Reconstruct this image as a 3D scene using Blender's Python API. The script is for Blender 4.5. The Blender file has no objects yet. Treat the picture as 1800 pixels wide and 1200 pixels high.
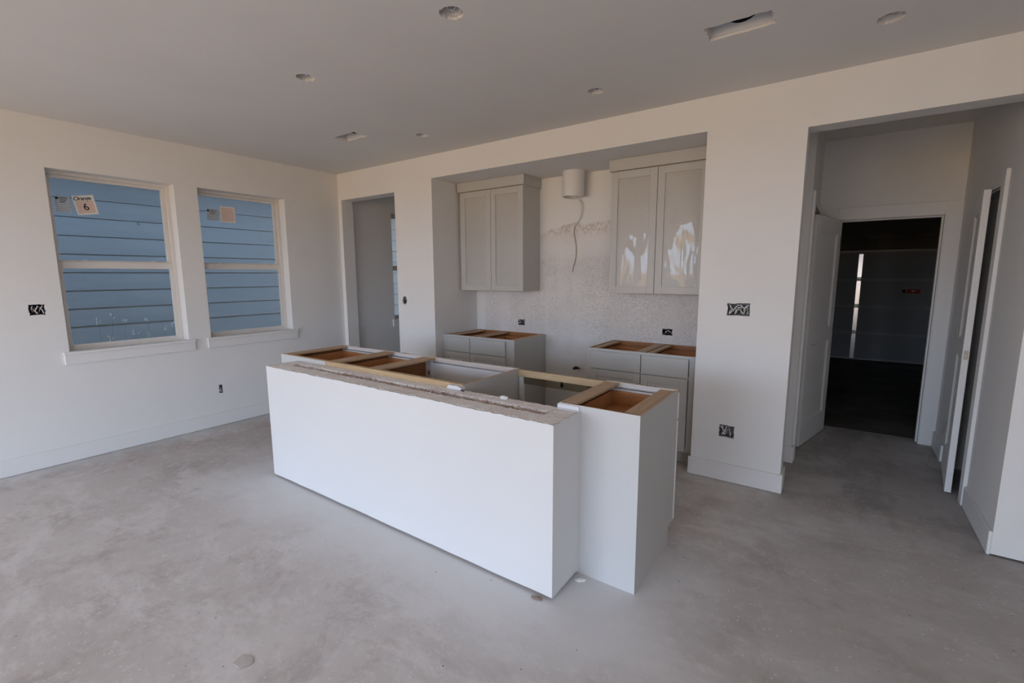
import bpy, bmesh, math, random
from mathutils import Vector, Matrix
import numpy as np

S = bpy.context.scene
COL = S.collection
random.seed(7)

# ------------------------------------------------------------------ camera
FPX = 820.741373
yaw, pitch, roll, camh = 0.613996028, -0.141497928, -0.00409669916, 1.50286997
cy_, sy_ = math.cos(yaw), math.sin(yaw); cp_, sp_ = math.cos(pitch), math.sin(pitch)
F = Vector((-sy_*cp_, cy_*cp_, sp_)); R0 = Vector((cy_, sy_, 0)); U0 = R0.cross(F)
cr, sr = math.cos(roll), math.sin(roll)
RR = R0*cr + U0*sr; UU = U0*cr - R0*sr
cd = bpy.data.cameras.new('camera'); cam = bpy.data.objects.new('camera', cd); COL.objects.link(cam)
cd.sensor_width = 36; cd.lens = FPX/1800*36; cd.clip_start = 0.03; cd.clip_end = 200
M = Matrix.Identity(4)
for i in range(3):
    M[i][0] = RR[i]; M[i][1] = UU[i]; M[i][2] = -F[i]
M[2][3] = camh
cam.matrix_world = M
S.camera = cam

# ------------------------------------------------------------------ world, light, exposure
w = bpy.data.worlds.new('world'); S.world = w; w.use_nodes = True
wn, wlk = w.node_tree.nodes, w.node_tree.links
bgn = wn['Background']; bgn.inputs[1].default_value = 1.46
SKY_HI = (3.0, 3.9, 5.4, 1); SKY_LO = (4.7, 5.8, 7.6, 1); GROUND = (3.0, 1.95, .88, 1)
gc = wn.new('ShaderNodeTexCoord'); gs = wn.new('ShaderNodeSeparateXYZ'); gr = wn.new('ShaderNodeValToRGB')
wlk.new(gc.outputs['Generated'], gs.inputs[0])
mr = wn.new('ShaderNodeMapRange'); mr.inputs[1].default_value = -1; mr.inputs[2].default_value = 1
wlk.new(gs.outputs[2], mr.inputs[0]); wlk.new(mr.outputs[0], gr.inputs[0])
e = gr.color_ramp.elements
e[0].position = .49; e[0].color = GROUND; e[1].position = .51; e[1].color = SKY_LO
e2 = gr.color_ramp.elements.new(.75); e2.color = SKY_HI
wlk.new(gr.outputs[0], bgn.inputs[0])
def portal(name, loc, direction, sx, sy):
    l = bpy.data.lights.new(name, 'AREA'); l.shape = 'RECTANGLE'; l.size = sx; l.size_y = sy
    l.cycles.is_portal = True
    o = bpy.data.objects.new(name, l); COL.objects.link(o); o.location = loc
    o.rotation_euler = Vector(direction).to_track_quat('-Z', 'Y').to_euler()
    return o
# portals guide the daylight through the openings (they emit nothing themselves)
RX0, RX1, RZ0, RZ1, RY = -4.9, 1.0, .03, 2.42, -4.8
portal('portal_right', (2.6, -2.85, 1.22), (-1, 0, 0), 1.9, 2.38)
portal('portal_rear', ((RX0+RX1)/2, RY-.1, (RZ0+RZ1)/2), (0, 1, 0), RX1-RX0, RZ1-RZ0)
S.view_settings.view_transform = 'Standard'; S.view_settings.look = 'None'
S.view_settings.gamma = 1.0; S.view_settings.use_curve_mapping = False
S.view_settings.exposure = 0.0

# ------------------------------------------------------------------ materials
def sl(r, g, b):
    def f(c):
        c /= 255.0
        return c/12.92 if c <= 0.04045 else ((c+0.055)/1.055)**2.4
    return (f(r), f(g), f(b), 1)

class NT:
    def __init__(s, name):
        s.m = bpy.data.materials.new(name); s.m.use_nodes = True
        s.t = s.m.node_tree; s.n = s.t.nodes; s.l = s.t.links
        s.b = s.n['Principled BSDF']
        s.tc = s.n.new('ShaderNodeTexCoord')
    def noise(s, scale, detail=4, rough=.55, vec=None, dim=None, stretch=None, dist=0):
        n = s.n.new('ShaderNodeTexNoise'); n.inputs['Scale'].default_value = scale
        n.inputs['Detail'].default_value = detail; n.inputs['Roughness'].default_value = rough
        n.inputs['Distortion'].default_value = dist
        src = vec or s.tc.outputs['Object']
        if stretch:
            mp = s.n.new('ShaderNodeMapping'); mp.inputs['Scale'].default_value = stretch
            s.l.new(src, mp.inputs[0]); src = mp.outputs[0]
        s.l.new(src, n.inputs['Vector'])
        return n.outputs['Fac']
    def vor(s, scale, feature='F1'):
        n = s.n.new('ShaderNodeTexVoronoi'); n.inputs['Scale'].default_value = scale; n.feature = feature
        s.l.new(s.tc.outputs['Object'], n.inputs['Vector'])
        return n.outputs['Distance']
    def ramp(s, fac, a, b, lo=0., hi=1.):
        n = s.n.new('ShaderNodeMapRange'); n.interpolation_type = 'SMOOTHSTEP'
        n.inputs[1].default_value = a; n.inputs[2].default_value = b
        n.inputs[3].default_value = lo; n.inputs[4].default_value = hi
        s.l.new(fac, n.inputs[0]); return n.outputs[0]
    def math(s, op, a, b=None):
        n = s.n.new('ShaderNodeMath'); n.operation = op
        for i, v in enumerate((a, b)):
            if v is None: continue
            if isinstance(v, (int, float)): n.inputs[i].default_value = v
            else: s.l.new(v, n.inputs[i])
        return n.outputs[0]
    def mix(s, fac, a, b):
        n = s.n.new('ShaderNodeMix'); n.data_type = 'RGBA'
        if isinstance(fac, (int, float)): n.inputs[0].default_value = fac
        else: s.l.new(fac, n.inputs[0])
        for i, v in ((6, a), (7, b)):
            if isinstance(v, tuple): n.inputs[i].default_value = v
            else: s.l.new(v, n.inputs[i])
        return n.outputs[2]
    def xyz(s):
        n = s.n.new('ShaderNodeSeparateXYZ'); s.l.new(s.tc.outputs['Object'], n.inputs[0]); return n.outputs
    def col(s, v):
        if isinstance(v, tuple): s.b.inputs['Base Color'].default_value = v
        else: s.l.new(v, s.b.inputs['Base Color'])
    def bump(s, h, strength=.2, dist=.002):
        n = s.n.new('ShaderNodeBump'); n.inputs['Strength'].default_value = strength
        n.inputs['Distance'].default_value = dist; s.l.new(h, n.inputs['Height'])
        s.l.new(n.outputs[0], s.b.inputs['Normal'])
    def rough(s, v, metal=0, spec=.5):
        s.b.inputs['Roughness'].default_value = v; s.b.inputs['Metallic'].default_value = metal
        s.b.inputs['Specular IOR Level'].default_value = spec

def paint(name, c, var=.05, rough=.75, bump=.12, sc=90, spec=.3):
    t = NT(name)
    d = tuple(x*(1-var) for x in c[:3])+(1,)
    t.col(t.mix(t.ramp(t.noise(1.7, 5), .3, .7), c, d)); t.rough(rough, 0, spec)
    if bump: t.bump(t.noise(sc, 3), bump, .002)
    return t.m

def woodm(name, c1, c2, axis=(1, 12, 12), rough=.5, sc=6):
    t = NT(name)
    f = t.noise(sc, 6, .6, stretch=axis, dist=.6)
    t.col(t.mix(t.ramp(f, .3, .72), c1, c2)); t.rough(rough, 0, .35); t.bump(f, .15, .001)
    return t.m

WALL = paint('wall paint', (0.81, 0.805, 0.79, 1), .03)
CEIL = paint('ceiling paint', (0.77, 0.755, 0.73, 1), .03, .85, .18, 60)
TRIM = paint('trim paint', (0.80, 0.795, 0.78, 1), .02, .45, .03)
HALFW = paint('fresh white paint', (0.73, 0.73, 0.725, 1), .02, .6, .08, 120)
GRAY = paint('cabinet greige paint', (0.53, 0.52, 0.495, 1), .03, .38, .02, spec=.4)
GRAYB = paint('cabinet light panel', (0.60, 0.605, 0.60, 1), .02, .4, .02)
VINYL = paint('window vinyl', (0.76, 0.73, 0.69, 1), .02, .4, 0)
DARK = paint('dark void', (0.012, 0.012, 0.013, 1), .1, .9, 0)
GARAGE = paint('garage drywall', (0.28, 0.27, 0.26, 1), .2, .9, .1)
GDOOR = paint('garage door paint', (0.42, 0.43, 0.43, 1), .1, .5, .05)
WOOD_IN = woodm('cabinet interior wood', (0.42, 0.185, 0.07, 1), (0.27, 0.11, 0.04, 1), (1.2, 14, 14))
WOOD_TOP = woodm('raw maple edge', (0.60, 0.42, 0.27, 1), (0.48, 0.33, 0.21, 1), (14, 1.2, 14))
WOOD_BACK = woodm('tan plywood edge', (0.62, 0.46, 0.28, 1), (0.52, 0.37, 0.21, 1), (1.2, 14, 14))
DRAWER = woodm('drawer wood', (0.56, 0.27, 0.115, 1), (0.42, 0.18, 0.07, 1), (1.5, 16, 16))
PINKW = paint('whitewashed frame edge', (0.70, 0.62, 0.57, 1), .06, .6, .05)
RAWEDGE = paint('raw primed edge', (0.95, 0.90, 0.87, 1), .03, .5, 0)
WHITE = paint('white melamine', (0.78, 0.79, 0.82, 1), .02, .35, 0)
STEEL = paint('galvanised steel', (0.62, 0.60, 0.57, 1), .15, .32, .1); STEEL.node_tree.nodes['Principled BSDF'].inputs['Metallic'].default_value = .9
STRUT = paint('dull strut steel', (0.45, 0.44, 0.43, 1), .15, .45, .1); STRUT.node_tree.nodes['Principled BSDF'].inputs['Metallic'].default_value = .5
RAILP = paint('lighter door rail', (0.55, 0.56, 0.56, 1), .05, .45, 0)
STILE = paint('zinc stile', (0.75, 0.70, 0.66, 1), .1, .2, .08); STILE.node_tree.nodes['Principled BSDF'].inputs['Metallic'].default_value = .95
BRASS = paint('aged nickel', (0.32, 0.28, 0.22, 1), .2, .35, 0); BRASS.node_tree.nodes['Principled BSDF'].inputs['Metallic'].default_value = .8
RED = paint('red print', (0.55, 0.03, 0.02, 1), .05, .5, 0)
GREEN = paint('green mark', (0.05, 0.18, 0.06, 1), .1, .6, 0)
INK = paint('ink', (0.02, 0.02, 0.025, 1), .1, .7, 0)
BLUEBOX = paint('blue plastic box', (0.22, 0.225, 0.25, 1), .3, .5, 0)
WIREW = paint('white cable sheath', (0.78, 0.77, 0.76, 1), .1, .5, 0)
WIREB = paint('black wire', (0.02, 0.02, 0.02, 1), .1, .5, 0)
WIREY = paint('tan cable sheath', (0.48, 0.38, 0.27, 1), .1, .6, 0)
COPPER = paint('bare copper', (0.55, 0.28, 0.16, 1), .1, .4, 0)
PAPER = paint('paper label', (0.88, 0.86, 0.81, 1), .03, .8, 0)
PAPERP = paint('pink printed label', (0.66, 0.50, 0.42, 1), .18, .8, 0)
INSUL = paint('white duct wrap', (0.80, 0.79, 0.78, 1), .05, .6, .3, 30)
GYPSUM = paint('plaster crumbs', (0.82, 0.81, 0.80, 1), .08, .9, .4, 80)

# bare lumber with dried compound
t = NT('compound smeared lumber')
a = t.ramp(t.noise(9, 8, .65, dist=.5), .36, .64)
b = t.ramp(t.noise(45, 6, .7), .52, .66)
c = t.mix(a, (0.95, 0.915, 0.90, 1), (0.86, 0.80, 0.775, 1))
c = t.mix(b, c, (0.92, 0.91, 0.90, 1))
c = t.mix(t.ramp(t.noise(70, 5, .7), .66, .78), c, (0.50, 0.40, 0.35, 1))
t.col(c); t.rough(.9); t.bump(t.noise(60, 6, .7), .6, .004); LUMBER = t.m
t = NT('splinter brown'); t.col(t.mix(t.ramp(t.noise(60), .4, .6), (0.36, 0.17, 0.10, 1), (0.52, 0.30, 0.20, 1))); t.rough(.9); SPLB = t.m
SPLW = paint('torn paper white', (0.72, 0.68, 0.66, 1), .1, .9, 0)

# concrete floor
t = NT('dusty concrete')
big = t.noise(.55, 8, .62, dist=.25); mid = t.noise(2.6, 10, .70, dist=.2); fine = t.noise(14, 8, .75)
c = t.mix(t.ramp(big, .35, .68), (0.512, 0.476, 0.454, 1), (0.640, 0.608, 0.589, 1))
c = t.mix(t.math('MULTIPLY', t.ramp(mid, .49, .64), .6), c, (0.41, 0.37, 0.35, 1))
c = t.mix(t.math('MULTIPLY', t.ramp(t.noise(1.2, 10, .72, stretch=(1, 2.0, 1), dist=.35), .48, .62), .6), c, (0.76, 0.74, 0.73, 1))
c = t.mix(t.math('MULTIPLY', t.ramp(fine, .50, .66), .45), c, (0.742, 0.717, 0.704, 1))
c = t.mix(t.math('MULTIPLY', t.ramp(t.noise(22, 8, .75), .54, .66), .25), c, (0.40, 0.36, 0.345, 1))
c = t.mix(t.math('MULTIPLY', t.ramp(t.noise(6, 10, .78, dist=.2), .53, .66), t.ramp(t.noise(1.3, 3), .44, .56, 0, .42)), c, (0.384, 0.301, 0.256, 1))
X, Y, Z = t.xyz()[0], t.xyz()[1], t.xyz()[2]
# drywall dust settled around the half wall
dx = t.math('MAXIMUM', t.math('SUBTRACT', t.math('ABSOLUTE', t.math('ADD', X, 2.1)), 1.32), 0.)
dy = t.math('MAXIMUM', t.math('SUBTRACT', t.math('ABSOLUTE', t.math('SUBTRACT', Y, 1.9)), .2), 0.)
dd = t.math('SQRT', t.math('ADD', t.math('MULTIPLY', dx, dx), t.math('MULTIPLY', dy, dy)))
dd = t.math('ADD', dd, t.math('MULTIPLY', t.math('SUBTRACT', t.noise(3.2, 6, .6), .5), .5))
c = t.mix(t.ramp(dd, .0, .62, .92, 0.), c, (0.72, 0.72, 0.73, 1))
dd2 = t.math('ADD', t.math('ABSOLUTE', t.math('ADD', X, 5.067)), t.math('MULTIPLY', t.math('SUBTRACT', t.noise(3., 6, .6), .5), .4))
c = t.mix(t.ramp(dd2, .05, .3, .45, 0.), c, (0.60, 0.60, 0.60, 1))
# pink chalk line along the window wall
pl = t.math('ABSOLUTE', t.math('ADD', t.math('ADD', X, 4.70), t.math('MULTIPLY', t.math('SUBTRACT', t.noise(2.), .5), .35)))
pk = t.math('MULTIPLY', t.ramp(pl, .0, .09, 1, 0), t.ramp(t.noise(5., 6, .7), .45, .62, 0, .6))
pk = t.math('MULTIPLY', pk, t.ramp(Y, 1.0, 1.25))
c = t.mix(pk, c, (0.50, 0.27, 0.26, 1))
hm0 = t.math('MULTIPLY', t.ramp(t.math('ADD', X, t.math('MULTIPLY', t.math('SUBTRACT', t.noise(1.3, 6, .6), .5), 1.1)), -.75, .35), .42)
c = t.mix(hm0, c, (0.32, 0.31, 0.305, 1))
# scuffs and damp smears in the passage
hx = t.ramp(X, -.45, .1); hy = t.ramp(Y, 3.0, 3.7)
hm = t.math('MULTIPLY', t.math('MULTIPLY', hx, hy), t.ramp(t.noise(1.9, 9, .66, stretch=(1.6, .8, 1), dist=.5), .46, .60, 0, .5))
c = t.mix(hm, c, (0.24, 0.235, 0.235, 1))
# paint flecks
fl = t.math('LESS_THAN', t.vor(30), .15)
fl = t.math('MULTIPLY', fl, t.ramp(t.noise(1.8, 3), .42, .56))
c = t.mix(t.math('MULTIPLY', fl, .7), c, (0.72, 0.72, 0.72, 1))
fl = t.math('MULTIPLY', t.math('LESS_THAN', t.vor(9.3), .035), .8)
c = t.mix(fl, c, (0.14, 0.10, 0.09, 1))
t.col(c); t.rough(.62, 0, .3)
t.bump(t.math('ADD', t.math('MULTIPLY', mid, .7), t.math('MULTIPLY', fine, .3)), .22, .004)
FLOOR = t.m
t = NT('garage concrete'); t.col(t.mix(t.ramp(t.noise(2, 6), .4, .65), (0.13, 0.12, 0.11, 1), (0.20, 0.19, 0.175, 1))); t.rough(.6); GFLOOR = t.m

# niche back wall: raw knockdown patch inside painted wall
t = NT('textured backsplash wall')
o = t.xyz(); X, Z = o[0], o[2]
edge = t.math('ADD', Z, t.math('MULTIPLY', t.math('SUBTRACT', t.noise(9, 4), .5), .10))
slope = t.math('MULTIPLY', t.ramp(X, -2.75, -2.25, 0, .09), 1.)
top = t.math('LESS_THAN', t.math('SUBTRACT', edge, slope), 1.915)
leftm = t.ramp(t.math('ADD', X, t.math('MULTIPLY', t.noise(6), .1)), -3.38, -3.28)
low = t.ramp(t.math('ADD', Z, t.math('MULTIPLY', t.noise(3), .5)), .92, 1.12)
patch = t.math('MULTIPLY', t.math('MULTIPLY', top, leftm), low)
spk = t.math('MULTIPLY', t.ramp(t.noise(75, 3, .7), .50, .60), t.ramp(Z, 1.62, 1.72, 1., .12))
spk2 = t.math('MULTIPLY', t.ramp(t.noise(38, 5, .7, dist=1.5), .50, .58), t.ramp(Z, 1.62, 1.72, .8, .10))
band = t.ramp(t.noise(1.1, 3, .5, stretch=(4, 1, .4)), .38, .55, .35, 1)
base = t.mix(t.ramp(t.noise(3, 5), .35, .65), (0.80, 0.775, 0.755, 1), (0.74, 0.71, 0.685, 1))
pc = t.mix(t.math('MULTIPLY', t.math('MULTIPLY', spk, .9), band), base, (0.60, 0.575, 0.55, 1))
pc = t.mix(t.math('MULTIPLY', t.math('MULTIPLY', spk2, .45), band), pc, (0.62, 0.59, 0.565, 1))
crust = t.math('MULTIPLY', t.ramp(edge, 1.86, 1.95), t.ramp(t.noise(30, 5, .7), .47, .57, 0, .75))
pc = t.mix(crust, pc, (0.56, 0.48, 0.42, 1))
t.col(t.mix(patch, (0.81, 0.805, 0.79, 1), pc)); t.rough(.8, 0, .2)
t.bump(t.math('MULTIPLY', patch, t.math('ADD', spk, spk2)), .35, .004)
NICHE = t.m

# siding
t = NT('pale blue siding'); t.col(t.mix(t.ramp(t.noise(2, 6, .6, stretch=(1, .3, 3)), .3, .7), (0.20, 0.228, 0.24, 1), (0.165, 0.19, 0.205, 1))); t.rough(.75); t.bump(t.noise(30, 5, stretch=(1, .2, 4)), .15, .002); SIDING = t.m
# glass
def glassm(name, tint, gl, rough):
    m = bpy.data.materials.new(name); m.use_nodes = True; n = m.node_tree.nodes; l = m.node_tree.links
    n.remove(n['Principled BSDF'])
    tr = n.new('ShaderNodeBsdfTransparent'); tr.inputs[0].default_value = tint
    g = n.new('ShaderNodeBsdfGlossy'); g.inputs['Roughness'].default_value = rough; g.inputs[0].default_value = (.95, .95, .95, 1)
    lw = n.new('ShaderNodeLayerWeight'); lw.inputs[0].default_value = gl
    mx = n.new('ShaderNodeMixShader'); l.new(lw.outputs['Fresnel'], mx.inputs[0]); l.new(tr.outputs[0], mx.inputs[1]); l.new(g.outputs[0], mx.inputs[2])
    l.new(mx.outputs[0], n['Material Output'].inputs[0])
    return m
GLASS = glassm('window glass', (0.90, 0.94, 0.97, 1), .12, .02)
FILM = glassm('shrink film', (0.98, 0.98, 0.98, 1), .27, .04)
TINTED = glassm('thin tinted sheet', (0.72, 0.70, 0.62, 1), .1, .3)

# ------------------------------------------------------------------ mesh helpers
class MB:
    def __init__(s): s.bm = bmesh.new()
    def box(s, x0, x1, y0, y1, z0, z1):
        v = [s.bm.verts.new(p) for p in ((x0, y0, z0), (x1, y0, z0), (x1, y1, z0), (x0, y1, z0), (x0, y0, z1), (x1, y0, z1), (x1, y1, z1), (x0, y1, z1))]
        for f in ((3, 2, 1, 0), (4, 5, 6, 7), (0, 1, 5, 4), (1, 2, 6, 5), (2, 3, 7, 6), (3, 0, 4, 7)): s.bm.faces.new([v[i] for i in f])
        return s
    def prism(s, pts, axis, a, b):
        """pts: 2-D outline in the two other axes (cyclic order), extruded along axis."""
        def P(p, q):
            return {'x': (q, p[0], p[1]), 'y': (p[0], q, p[1]), 'z': (p[0], p[1], q)}[axis]
        lo = [s.bm.verts.new(P(p, a)) for p in pts]; hi = [s.bm.verts.new(P(p, b)) for p in pts]
        n = len(pts)
        s.bm.faces.new(lo); s.bm.faces.new(hi)
        for i in range(n): s.bm.faces.new((lo[i], lo[(i+1) % n], hi[(i+1) % n], hi[i]))
        bmesh.ops.recalc_face_normals(s.bm, faces=s.bm.faces); return s
    def tube(s, pts, r, n=8, r2=None):
        pts = [Vector(p) for p in pts]; rings = []
        for i, p in enumerate(pts):
            d = (pts[min(i+1, len(pts)-1)]-pts[max(i-1, 0)]).normalized()
            a = d.cross(Vector((0, 0, 1)))
            if a.length < .1: a = d.cross(Vector((0, 1, 0)))
            a.normalize(); b = d.cross(a)
            rr = r if r2 is None else r+(r2-r)*i/(len(pts)-1)
            rings.append([s.bm.verts.new(p+(a*math.cos(k*2*math.pi/n)+b*math.sin(k*2*math.pi/n))*rr) for k in range(n)])
        for i in range(len(rings)-1):
            for k in range(n): s.bm.faces.new((rings[i][k], rings[i][(k+1) % n], rings[i+1][(k+1) % n], rings[i+1][k]))
        s.bm.faces.new(rings[0]); s.bm.faces.new(rings[-1])
        bmesh.ops.recalc_face_normals(s.bm, faces=s.bm.faces); return s
    def build(s, name, mat, parent=None, smooth=False, bevel=0):
        me = bpy.data.meshes.new(name); s.bm.to_mesh(me); s.bm.free()
        if mat: me.materials.append(mat)
        o = bpy.data.objects.new(name, me); COL.objects.link(o)
        if parent: o.parent = parent
        if smooth:
            for p in me.polygons: p.use_smooth = True
        if bevel:
            b = o.modifiers.new('bevel', 'BEVEL'); b.width = bevel; b.segments = 1; b.limit_method = 'ANGLE'
        return o

def box(name, mat, parent, x0, x1, y0, y1, z0, z1, bevel=0):
    return MB().box(x0, x1, y0, y1, z0, z1).build(name, mat, parent, bevel=bevel)
def struct(o): o['kind'] = 'structure'; return o
def sbox(name, mat, *a): return struct(box(name, mat, None, *a))
def thing(name, label, cat, loc=(0, 0, 0), group=None, rz=0):
    o = bpy.data.objects.new(name, None); COL.objects.link(o); o.location = loc; o.rotation_euler = (0, 0, rz)
    o.empty_display_size = .1
    o['label'] = label; o['category'] = cat
    if group: o['group'] = group
    return o
def tag(o, label, cat, group=None):
    o['label'] = label; o['category'] = cat
    if group: o['group'] = group
    return o
def cut(obj, cutters):
    """subtract each MB cutter from obj and bake the result"""
    tmp = []
    for c in cutters:
        me = bpy.data.meshes.new('c'); c.bm.to_mesh(me); c.bm.free()
        o = bpy.data.objects.new('c', me); COL.objects.link(o); tmp.append(o)
        m = obj.modifiers.new('b', 'BOOLEAN'); m.operation = 'DIFFERENCE'; m.object = o; m.solver = 'EXACT'
    bpy.context.view_layer.update()
    dg = bpy.context.evaluated_depsgraph_get()
    me = bpy.data.meshes.new_from_object(obj.evaluated_get(dg))
    old = obj.data; obj.modifiers.clear(); obj.data = me; bpy.data.meshes.remove(old)
    me.name = obj.name
    for o in tmp:
        d = o.data; bpy.data.objects.remove(o); bpy.data.meshes.remove(d)
    return obj
def C(*a): return MB().box(*a)
def ragged(x0, x1, z0, z1, amp, n=9, seed=0):
    rnd = random.Random(seed); pts = []
    def seg(a, b):
        for i in range(n):
            f = i/n; nx, nz = -(b[1]-a[1]), (b[0]-a[0]); L = math.hypot(nx, nz)
            k = (rnd.random()-.3)*amp if i else 0
            pts.append((a[0]+(b[0]-a[0])*f-nx/L*k*-1, a[1]+(b[1]-a[1])*f-nz/L*k*-1))
    q = [(x0, z0), (x1, z0), (x1, z1), (x0, z1)]
    for i in range(4): seg(q[i], q[(i+1) % 4])
    return pts

# ------------------------------------------------------------------ dimensions
xL, D, H = -5.067, 3.556, 2.703
D2 = D+.16
N = 4.257
CH = .876

# ------------------------------------------------------------------ the setting
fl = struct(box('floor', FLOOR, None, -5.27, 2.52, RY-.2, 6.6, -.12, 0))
sbox('floor_garage', GFLOOR, -2.4, 3.0, 6.6, 10.3, -.12, 0)
gp = sbox('floor_garage', GFLOOR, -2.4, .76+2.24, 5.471, 6.6, -.05, .003)

ceil = sbox('ceiling', CEIL, -5.27, 2.52, RY-.2, 6.62, H, H+.35)
lights = [(-1.579, 1.766, .056), (-2.788, 1.775, .054), (-3.077, 3.033, .052), (-1.437, 3.013, .052), (.088, 3.013, .056)]
cuts = []
for i, (x, y, r) in enumerate(lights):
    rnd = random.Random(i+3)
    pts = [(x+math.cos(a)*r*(1+(rnd.random()-.5)*.22), y+math.sin(a)*r*(1+(rnd.random()-.5)*.22)) for a in [k*2*math.pi/26 for k in range(26)]]
    cuts.append(MB().prism(pts, 'z', H-.02, H+.16))
cuts.append(MB().prism(ragged(-.665, -.362, 2.6, 2.748, .012, 12, 1), 'z', H-.02, H+.24))
cuts.append(MB().prism(ragged(-3.77, -3.485, 2.627, 2.775, .010, 12, 2), 'z', H-.02, H+.24))
cut(ceil, cuts)

wl = sbox('wall_left', WALL, xL-.2, xL, RY-.2, 6.6, 0, H)
wins = [(.985, 1.836), (2.028, 2.877), (4.36, 5.21)]
WZ0, WZ1 = .90, 2.334
cuts = [C(xL-.3, xL+.1, a, b, WZ0, WZ1) for a, b in wins]
def wallcut_x(y0, y1, z0, z1, seed):   # pocket in the left wall
    return MB().prism(ragged(y0, y1, z0, z1, .008, 6, seed), 'x', xL-.07, xL+.02)
cuts += [wallcut_x(.788, .880, 1.209, 1.293, 5), wallcut_x(2.055, 2.090, .331, .419, 6)]
cut(wl, cuts)

wb = sbox('wall_back', WALL, xL-.0, .757, D, D2, 0, H)
def wallcut_y(x0, x1, z0, z1, seed, y=D): return MB().prism(ragged(x0, x1, z0, z1, .007, 6, seed), 'y', y-.02, y+.07)
rnd = random.Random(4)
rnded = [(-3.958+math.cos(a)*.034*(1+rnd.random()*.12), 1.23+math.sin(a)*.044*(1+rnd.random()*.12)) for a in [k*math.pi/8 for k in range(16)]]
cut(wb, [C(-5.007, -4.063, D-.1, D2+.1, -.1, 2.396), C(-3.502, -.848, D-.1, D2+.1, -.1, 2.478), C(-.252, .9, D-.1, D2+.1, -.1, 2.403),
         wallcut_y(-.655, -.508, 1.214, 1.302, 11), wallcut_y(-.660, -.557, .330, .420, 12), MB().prism(rnded, 'y', D-.02, D+.07)])
# alcove
nb = sbox('wall_niche_back', NICHE, -3.502, -.848, N, N+.12, 0, H)
cut(nb, [wallcut_y(-2.915, -2.826, .955, 1.016, 21, N), wallcut_y(-1.321, -1.228, .953, 1.014, 22, N), wallcut_y(-2.375, -2.340, .315, .383, 23, N)])
sbox('wall_niche_left', WALL, -3.622, -3.502, D2, 6.5, 0, H)
sbox('wall_niche_right', WALL, -.848, -.73, D2, N+.12, 0, H)
sbox('ceiling_niche', WALL, -3.502, -.848, D2, N, 2.478, 2.56)
# rear room
sbox('wall_rear_room', WALL, xL, -3.502, 6.5, 6.6, 0, H)
# passage
sbox('wall_passage_front', WALL, -.73, -.236, 4.21, 4.33, 0, H)
hl = sbox('wall_passage_left', WALL, -.356, -.236, 4.33, 5.351, 0, H)
cut(hl, [C(-.5, 0, 4.36, 5.19, -.1, 2.03)])
sbox('wall_pantry_left', WALL, -1.7, -1.6, N+.12, 5.351, 0, H)
hb = sbox('wall_passage_back', WALL, -1.7, 1.8, 5.351, 5.471, 0, H)
g1, g2, gz = -.077, .649, 1.985
cut(hb, [C(g1-.02, g2+.02, 5.2, 5.6, -.1, gz+.02)])
hr = sbox('wall_passage_right', WALL, .757, .877, 3.493, 5.351, 0, H)
cut(hr, [C(.6, 1, 4.13, 4.80, -.1, 2.03)])
sbox('wall_closet_front', WALL, .757, 2.4, 3.373, 3.493, .012, H)
sbox('wall_closet_side', WALL, 1.7, 1.8, 3.493, 5.351, 0, H)
wri = sbox('wall_right', WALL, 2.4, 2.5, RY-.2, 3.493, 0, H)
cut(wri, [C(2.2, 2.7, -3.8, -1.9, .03, 2.42)])
wr = sbox('wall_rear', WALL, xL, 3.5, RY-.2, RY, 0, H)
cut(wr, [C(RX0, -2.95, RY-.4, RY+.2, RZ0, RZ1), C(-2.80, -.95, RY-.4, RY+.2, RZ0, RZ1), C(.3, .8, RY-.4, RY+.2, RZ0, RZ1)])
# garage shell
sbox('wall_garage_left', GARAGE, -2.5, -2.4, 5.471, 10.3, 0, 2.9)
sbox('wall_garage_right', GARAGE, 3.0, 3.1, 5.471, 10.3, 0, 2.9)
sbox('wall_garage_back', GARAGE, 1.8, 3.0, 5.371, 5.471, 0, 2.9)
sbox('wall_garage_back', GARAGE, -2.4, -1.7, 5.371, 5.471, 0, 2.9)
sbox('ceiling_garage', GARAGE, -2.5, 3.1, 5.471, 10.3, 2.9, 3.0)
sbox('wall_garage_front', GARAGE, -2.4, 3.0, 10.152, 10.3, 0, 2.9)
sbox('ground', paint('dry soil', (0.22, 0.19, 0.14, 1), .3, .95, .4, 12), -7.6, xL-.2, RY-.2, 12, -.5, -.25)

sbox('added_eave', TRIM, -5.70, -5.27, RY-.2, 7, 2.78, 2.95)  # unseen overhang, added to cut sky light in the side gap
sbox('roof', GARAGE, -5.27, 2.7, RY-.2, 10.3, 3.06, 3.2)

# baseboards
BB = .136
def bb(name, *a): return struct(box(name, TRIM, None, *a, bevel=.002))
bb('baseboard_left', xL, xL+.013, RY, D, .006, BB)
bb('baseboard_back', -.848-.015, -.252+.015, D-.015, D, .003, BB)
bb('baseboard_back', -.252, -.252+.015, D, D2+.015, .003, BB)
bb('baseboard_back', -4.063, -3.502, D-.015, D, .003, BB)
bb('baseboard_passage', -.73, -.221, 4.195, 4.21, .003, BB)
bb('baseboard_passage', -.236, -.221, 4.21, 4.255, .003, BB)
bb('baseboard_passage', .742, .757, 3.375, 4.02, .003, BB)
bb('baseboard_passage', .742, .757, 4.91, 5.335, .003, BB)

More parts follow.
